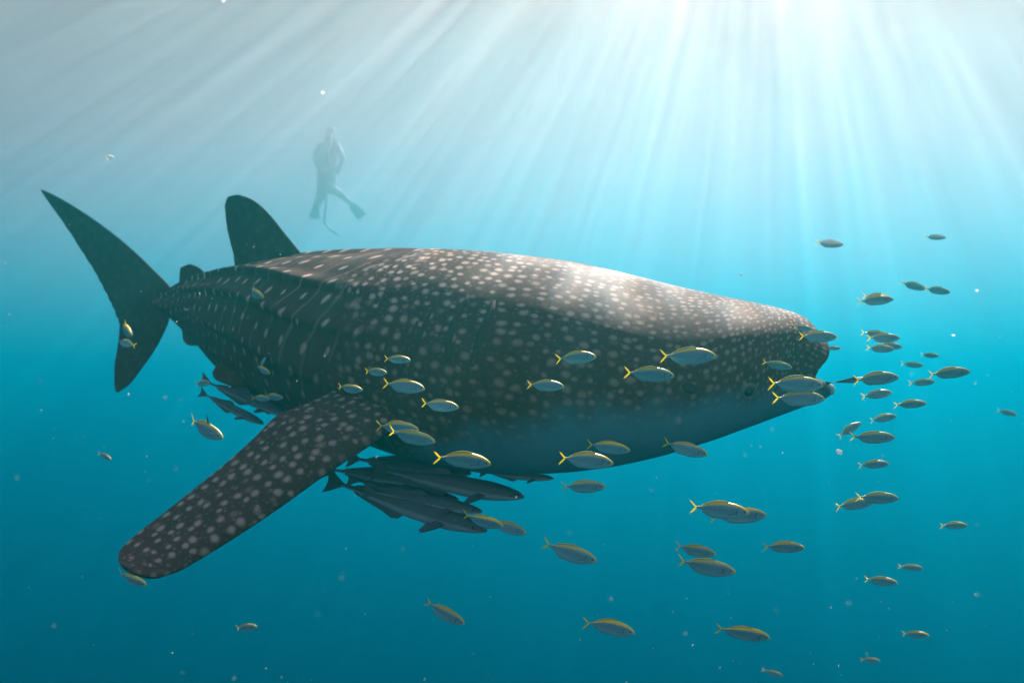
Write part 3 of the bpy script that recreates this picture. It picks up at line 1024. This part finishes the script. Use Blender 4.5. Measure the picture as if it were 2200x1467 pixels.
# ------------------------------------------------------------------ remoras
nt = NT('remora_skin')
rem_skin = nt.m
h = nt.attr('h')
pos = nt.obj()
nz = nt.noise(pos, 14.0, 3.0)
top_c = nt.mix(nz, (0.025, 0.036, 0.052), (0.05, 0.066, 0.085))
low_c = nt.mix(nz, (0.13, 0.18, 0.23), (0.20, 0.26, 0.32))
nt.surface(nt.mix(nt.ramp(nt.math('MULTIPLY_ADD', nz, 0.2, h), 0.42, 0.66), low_c, top_c), rough=0.5, spec=0.3, bump=nz, bump_s=0.1)
RXs = [-0.40, -0.33, -0.2, -0.05, 0.1, 0.25, 0.36, 0.44, 0.485, 0.5]
RT = [0.010, 0.013, 0.028, 0.046, 0.056, 0.056, 0.046, 0.030, 0.014, 0.002]
RB = [-0.010, -0.014, -0.034, -0.055, -0.066, -0.066, -0.052, -0.034, -0.020, -0.012]
RW = [0.006, 0.011, 0.026, 0.042, 0.052, 0.056, 0.054, 0.045, 0.032, 0.012]


def remora_meshes(k):
    n, m = 36, 20
    x = np.linspace(-0.40, 0.5, n)
    tp, bo, wd = (spline(RXs, a, x) for a in (RT, RB, RW))
    v, hh = [], []
    for i in range(n):
        for j in range(m):
            a = 2 * math.pi * j / m
            v.append((x[i], wd[i] * math.sin(a), (tp[i] + bo[i]) / 2 + (tp[i] - bo[i]) / 2 * math.cos(a)))
            hh.append((math.cos(a) + 1) / 2)
    f = grid_faces(n, m) + [tuple(range(m))[::-1], tuple((n - 1) * m + j for j in range(m))]
    out = {'body': mesh_obj('body', bend(v, k), f, rem_skin, attrs=dict(h=hh))}

    def blade(name, outline, th=0.005, hv=0.5):
        vv = [(a, th, b) for a, b in outline] + [(a, -th, b) for a, b in outline]
        c = len(outline)
        ff = [tuple(range(c)), tuple(range(2 * c - 1, c - 1, -1))] + [(i, i + c, (i + 1) % c + c, (i + 1) % c) for i in range(c)]
        return mesh_obj(name, bend(vv, k), ff, rem_skin, attrs=dict(h=np.full(2 * c, hv)), smooth=False)
    out['tail_fin'] = blade('tail_fin', [(-0.385, 0.010), (-0.42, 0.030), (-0.47, 0.062), (-0.505, 0.080), (-0.490, 0.040), (-0.482, 0.0), (-0.490, -0.040), (-0.505, -0.078), (-0.46, -0.055), (-0.42, -0.028), (-0.385, -0.010)], hv=0.9)
    out['dorsal_fin'] = blade('dorsal_fin', [(0.04, 0.045), (0.0, 0.082), (-0.04, 0.088), (-0.10, 0.066), (-0.20, 0.045), (-0.30, 0.026), (-0.32, 0.010), (-0.1, 0.03)], 0.004, 0.9)
    out['anal_fin'] = blade('anal_fin', [(0.02, -0.055), (-0.02, -0.092), (-0.06, -0.098), (-0.12, -0.075), (-0.22, -0.050), (-0.30, -0.028), (-0.32, -0.010), (-0.1, -0.03)], 0.004, 0.9)
    for s in (1, -1):
        o = [(0.27, 0.05, -0.025), (0.24, 0.09, -0.05), (0.17, 0.12, -0.085), (0.15, 0.115, -0.080), (0.17, 0.085, -0.045), (0.22, 0.05, -0.02)]
        vv = [(a, s * b, c) for a, b, c in o] + [(a, s * (b + 0.005), c + 0.004) for a, b, c in o]
        ff = [(0, 1, 2, 3, 4, 5), (11, 10, 9, 8, 7, 6)] + [(i, (i + 1) % 6, (i + 1) % 6 + 6, i + 6) for i in range(6)]
        out['pectoral_fin' + str(s)] = mesh_obj('pectoral_fin', bend(vv, k), ff, rem_skin, attrs=dict(h=np.full(12, 0.9)), smooth=False)
        ev = []
        for i in range(5):
            a = math.pi / 2 * i / 4
            for j in range(10):
                b = 2 * math.pi * j / 10
                ev.append((0.43 + 0.009 * math.cos(a) * math.cos(b), s * (0.044 + 0.005 * math.sin(a)), 0.004 + 0.009 * math.cos(a) * math.sin(b)))
        out['eye' + str(s)] = mesh_obj('eye', bend(ev, k), grid_faces(5, 10), eye_mat)
    return out


rvar = [remora_meshes(0.0), remora_meshes(0.16), remora_meshes(-0.16)]
REMS = 'remoras travelling with the whale shark'
REMORAS = [
    ((429, 842), (566, 910), 4.35, 10, 0, 0.95, 0, 'slender remora silhouette diving left of the pectoral fin, in open water'),
    ((424, 816), (640, 893), 4.6, 12, 0, 0.85, 1, 'remora with broad forked tail hugging the rear belly, behind the pelvic fin'),
    ((528, 862), (640, 900), 4.2, 14, 0, 0.9, 0, 'small remora between the slender one and the rear belly'),
    ((738, 985), (1012, 1016), 3.75, 12, 0, 1.0, 1, 'uppermost dark remora packed under the belly behind the pectoral fin'),
    ((694, 1006), (950, 1042), 3.65, 12, 0, 1.0, 0, 'remora whose tail starts at the pectoral fin edge, second in the pack'),
    ((800, 1006), (1126, 1066), 3.5, 10, 0, 1.0, 0, 'largest remora of the pack, pointed snout farthest right'),
    ((740, 1030), (985, 1072), 3.6, 10, 0, 0.9, 1, 'slim remora in the heart of the pack, between the largest and the pale-sided one'),
    ((785, 1050), (1036, 1098), 3.4, 10, 0, 0.9, 2, 'pale-sided remora in the lower middle of the pack'),
    ((700, 1030), (1046, 1138), 3.42, 12, 0, 1.0, 0, 'lowest remora of the pack, hanging forked tail at the pectoral fin'),
    ((1030, 1014), (1190, 1027), 3.62, 8, 0, 0.9, 0, 'small remora pressed flat against the bottom of the belly'),
    ((1772, 824), (1905, 806), 3.1, 14, 0, 0.55, 2, 'slender grey remora curving towards the open mouth'),
]
for tail, nose, d, yaw, lean, fat, var, label in REMORAS:
    r = place('remora', tail, nose, d, yaw, lean, label, 'remora', REMS)
    r.matrix_world = r.matrix_world @ Matrix.Diagonal((1, fat, fat, 1))
    copy_fish(r, rvar[var])
for vset in rvar:
    for o in vset.values():
        bpy.data.objects.remove(o)

# ------------------------------------------------------------------ diver far behind
nt = NT('haze_paled_wetsuit')
suit = nt.m
nt.surface(nt.mix(nt.noise(nt.obj(), 6.0, 3.0), (0.30, 0.32, 0.34), (0.42, 0.44, 0.46)), rough=0.7)  # suit painted pale to stand for the haze before the diver
nt = NT('pale_plastic')
pale = nt.m
nt.surface(nt.mix(nt.noise(nt.obj(), 12.0, 2.0), (0.75, 0.74, 0.66), (0.85, 0.84, 0.78)), rough=0.4)
DD = 16.0
diver = thing('person', 'diver with swim fins, a faint grey silhouette in the haze above the dorsal fin', 'person', loc=at(703, 380, DD))
DO = Vector(diver.location)
J = {}


def skinned(name, joints, edges, mat, parent, root):
    me = bpy.data.meshes.new(name)
    keys = list(joints)
    me.from_pydata([tuple(joints[k][0] - DO) for k in keys], [], [(keys.index(a), keys.index(b)) for a, b in edges])
    o = bpy.data.objects.new(name, me)
    col.objects.link(o)
    md = o.modifiers.new('skin', 'SKIN')
    for i, k in enumerate(keys):
        me.skin_vertices[0].data[i].radius = [q * 1.35 for q in joints[k][1]]
        me.skin_vertices[0].data[i].use_root = (k == root)
    ss = o.modifiers.new('smooth', 'SUBSURF')
    ss.levels = ss.render_levels = 2
    me.materials.append(mat)
    o.parent = parent
    return o


def dp(px, py, dd=0.0):
    return at(px, py, DD + dd)


dj = {
    'hips': (dp(700, 392), (0.15, 0.12)), 'waist': (dp(702, 360), (0.14, 0.11)), 'chest': (dp(706, 330), (0.18, 0.13)), 'neck': (dp(709, 306), (0.065, 0.065)),
    'jaw': (dp(710, 297, -0.03), (0.075, 0.085)), 'skull': (dp(711, 284, -0.01), (0.095, 0.11)), 'crown': (dp(711, 274), (0.06, 0.07)),
    'shl': (dp(686, 316), (0.075, 0.075)), 'ell': (dp(676, 342, -0.05), (0.052, 0.052)), 'wrl': (dp(690, 368, -0.22), (0.038, 0.038)), 'hal': (dp(694, 374, -0.28), (0.045, 0.025)),
    'shr': (dp(727, 316), (0.075, 0.075)), 'elr': (dp(737, 343, -0.05), (0.052, 0.052)), 'wrr': (dp(725, 368, -0.22), (0.038, 0.038)), 'har': (dp(721, 374, -0.28), (0.045, 0.025)),
    'thl': (dp(692, 408), (0.095, 0.095)), 'knl': (dp(683, 436, 0.05), (0.07, 0.07)), 'anl': (dp(680, 444, 0.35), (0.045, 0.045)), 'fol': (dp(679, 449, 0.40), (0.045, 0.03)),
    'thr': (dp(712, 406), (0.095, 0.095)), 'knr': (dp(735, 420, 0.0), (0.065, 0.065)), 'anr': (dp(752, 436, 0.15), (0.045, 0.045)), 'for': (dp(757, 442, 0.2), (0.045, 0.03)),
}
de = [('hips', 'waist'), ('waist', 'chest'), ('chest', 'neck'), ('neck', 'jaw'), ('jaw', 'skull'), ('skull', 'crown'), ('chest', 'shl'), ('shl', 'ell'), ('ell', 'wrl'), ('wrl', 'hal'),
      ('chest', 'shr'), ('shr', 'elr'), ('elr', 'wrr'), ('wrr', 'har'), ('hips', 'thl'), ('thl', 'knl'), ('knl', 'anl'), ('anl', 'fol'), ('hips', 'thr'), ('thr', 'knr'), ('knr', 'anr'), ('anr', 'for')]
skinned('body', dj, de, suit, diver, 'hips')


def slab(name, pts, th, mat):
    """Tapering blade through (point, half width) with its flat side to the viewer."""
    v = []
    for i, (p, w) in enumerate(pts):
        q = pts[min(i + 1, len(pts) - 1)][0] - pts[max(i - 1, 0)][0]
        s = q.cross(AX_F).normalized()
        for a, b in ((w * 1.35, th), (w * 1.35, -th), (-w * 1.35, -th), (-w * 1.35, th)):
            v.append(p + s * a + AX_F * b - DO)
    n = len(pts)
    return mesh_obj(name, v, grid_faces(n, 4) + [(3, 2, 1, 0), tuple((n - 1) * 4 + j for j in range(4))], mat, diver, smooth=False)


slab('swim_fin', [(dp(680, 440, 0.36), 0.045), (dp(679, 450, 0.38), 0.07), (dp(677, 460, 0.40), 0.09), (dp(676, 470, 0.42), 0.095)], 0.012, suit)
slab('swim_fin', [(dp(752, 436, 0.16), 0.045), (dp(761, 446, 0.18), 0.07), (dp(770, 456, 0.20), 0.09), (dp(778, 466, 0.22), 0.095)], 0.012, suit)
slab('light_stick', [(dp(720, 371, -0.32), 0.014), (dp(722, 384, -0.32), 0.016), (dp(724, 398, -0.32), 0.016)], 0.015, pale)
hj = {'a': (dp(702, 402, -0.1), (0.02, 0.02)), 'b': (dp(700, 440, -0.1), (0.02, 0.02)), 'c': (dp(696, 478, -0.1), (0.022, 0.022)), 'd': (dp(708, 492, -0.1), (0.02, 0.02)), 'e': (dp(728, 505, -0.1), (0.015, 0.015))}
skinned('hose', hj, [('a', 'b'), ('b', 'c'), ('c', 'd'), ('d', 'e')], suit, diver, 'a')
tk = []
for i, (f, r) in enumerate([(0, 0.02), (0.02, 0.075), (0.1, 0.09), (0.85, 0.09), (0.95, 0.06), (1.0, 0.03)]):
    c = dp(701, 372, 0.20).lerp(dp(707, 302, 0.20), f)
    for j in range(16):
        a = 2 * math.pi * j / 16
        tk.append(c + AX_R * (1.35 * r * math.cos(a)) + AX_F * (1.35 * r * math.sin(a)) - DO)
mesh_obj('air_tank', tk, grid_faces(6, 16) + [tuple(range(16))[::-1], tuple(80 + j for j in range(16))], suit, diver)
slab('regulator_hose', [(dp(714, 286, -0.16), 0.010), (dp(711, 310, -0.20), 0.010), (dp(706, 328, -0.2), 0.010), (dp(709, 348, -0.2), 0.009)], 0.010, pale)

# ------------------------------------------------------------------ drifting specks
nt = NT('pale_plankton')
snow_mat = nt.m
sc_c = nt.mix(nt.noise(nt.obj(), 3.0, 2.0), (0.72, 0.66, 0.55), (0.85, 0.86, 0.84))
b1 = nt.n('ShaderNodeBsdfDiffuse')
b2 = nt.n('ShaderNodeBsdfTranslucent')
nt.put(b1.inputs[0], sc_c)
nt.put(b2.inputs[0], sc_c)
ms = nt.n('ShaderNodeMixShader')
ms.inputs[0].default_value = 0.6
nt.t.links.new(b1.outputs[0], ms.inputs[1])
nt.t.links.new(b2.outputs[0], ms.inputs[2])
t1 = nt.n('ShaderNodeBsdfTransparent')
m2 = nt.n('ShaderNodeMixShader')
m2.inputs[0].default_value = 0.55
nt.t.links.new(ms.outputs[0], m2.inputs[1])
nt.t.links.new(t1.outputs[0], m2.inputs[2])
nt.t.links.new(m2.outputs[0], nt.out.inputs['Surface'])
sv, sf = [], []


def flake(p, axis, ln, w):
    """A little shuttle-shaped flake."""
    ax = axis.normalized()
    s1 = ax.orthogonal().normalized()
    s2 = ax.cross(s1)
    b = len(sv)
    sv.append(p - ax * ln / 2)
    for f, r in ((-0.2, 0.9), (0.15, 1.0)):
        for j in range(5):
            a = 2 * math.pi * j / 5
            sv.append(p + ax * ln * f + (s1 * math.cos(a) + s2 * math.sin(a) * 0.6) * w / 2 * r * random.uniform(0.75, 1.25))
    sv.append(p + ax * ln / 2)
    for j in range(5):
        k = (j + 1) % 5
        sf.append((b, b + 1 + k, b + 1 + j))
        sf.append((b + 1 + j, b + 1 + k, b + 6 + k, b + 6 + j))
        sf.append((b + 6 + j, b + 6 + k, b + 11))


for _ in range(420):
    d = random.uniform(0.9, 1.0) if random.random() < 0.1 else 1.0 + 3.4 * random.random() ** 1.3
    p = at(random.uniform(-60, 2260), random.uniform(-40, 1500), d)
    tilt = Vector((0.45 + random.gauss(0, 0.35), random.gauss(0, 0.5), 0.8 + random.gauss(0, 0.35)))
    ln = random.uniform(1.2, 3.4) * d / F
    if random.random() < 0.5:
        flake(p, tilt, ln * random.uniform(1.2, 2.4), ln * 0.42)
    else:
        flake(p, tilt, ln * 0.9, ln * 0.6)
snow = mesh_obj('marine_snow', sv, sf, snow_mat)
snow['kind'] = 'stuff'
snow['label'] = 'pale specks drifting all through the water'

nt = NT('clear_jelly')
jel = nt.m
b1 = nt.n('ShaderNodeBsdfPrincipled')
nt.put(b1.inputs['Base Color'], nt.mix(nt.noise(nt.obj(), 6.0, 3.0), (0.80, 0.78, 0.70), (0.88, 0.88, 0.86)))
b1.inputs['Roughness'].default_value = 0.4
t1 = nt.n('ShaderNodeBsdfTransparent')
ms = nt.n('ShaderNodeMixShader')
ms.inputs[0].default_value = 0.55
nt.t.links.new(b1.outputs[0], ms.inputs[1])
nt.t.links.new(t1.outputs[0], ms.inputs[2])
nt.t.links.new(ms.outputs[0], nt.out.inputs['Surface'])


def blob(name, label, px, py, d, rx, ry, seed, lobes=1, mat=None):
    r_ = random.Random(seed)
    bm = bmesh.new()
    for k in range(lobes):
        res = bmesh.ops.create_icosphere(bm, subdivisions=3, radius=1.0)
        for v in res['verts']:
            n = 1 + 0.16 * math.sin(3 * v.co.x + seed) + 0.13 * math.sin(4 * v.co.y + 2 * seed) + 0.1 * math.sin(5 * v.co.z)
            v.co = Vector((v.co.x * rx * n + (k * 1.15 - (lobes - 1) * 0.57) * rx, v.co.y * rx * n * 0.7, v.co.z * ry * n - k * ry * 0.55)) * (0.75 * d / F)
    me = bpy.data.meshes.new(name)
    bm.to_mesh(me)
    bm.free()
    me.polygons.foreach_set('use_smooth', [True] * len(me.polygons))
    me.materials.append(mat or jel)
    o = bpy.data.objects.new(name, me)
    o.location = at(px, py, d)
    col.objects.link(o)
    o['label'] = label
    o['category'] = 'drifting flake'
    o['group'] = 'larger pale flakes drifting in the water'
    return o


blob('drifting_flake', 'white double-lobed flake below and right of the lower jaw', 1803, 969, 2.2, 6, 5, 1, 2)
blob('drifting_flake', 'cream oval flake high above the dorsal fin', 694, 200, 2.0, 7, 4.5, 2, 1, snow_mat)
blob('drifting_flake', 'faint round clear flake above the tail fin tip', 236, 338, 2.0, 10, 7, 3)
blob('drifting_flake', 'small white round flake right of the two fish in a line', 2099, 624, 2.3, 4, 3.5, 4, 1, snow_mat)
blob('drifting_flake', 'tiny white flake above the short stout fish', 2048, 720, 2.3, 4, 3, 5, 1, snow_mat)
blob('drifting_flake', 'faint pale flake just above the head of the whale shark', 1592, 590, 2.2, 6, 2.6, 6)
blob('drifting_flake', 'white flake at the top edge left of the glare', 480, 3, 2.0, 6, 3.5, 7, 1, snow_mat)
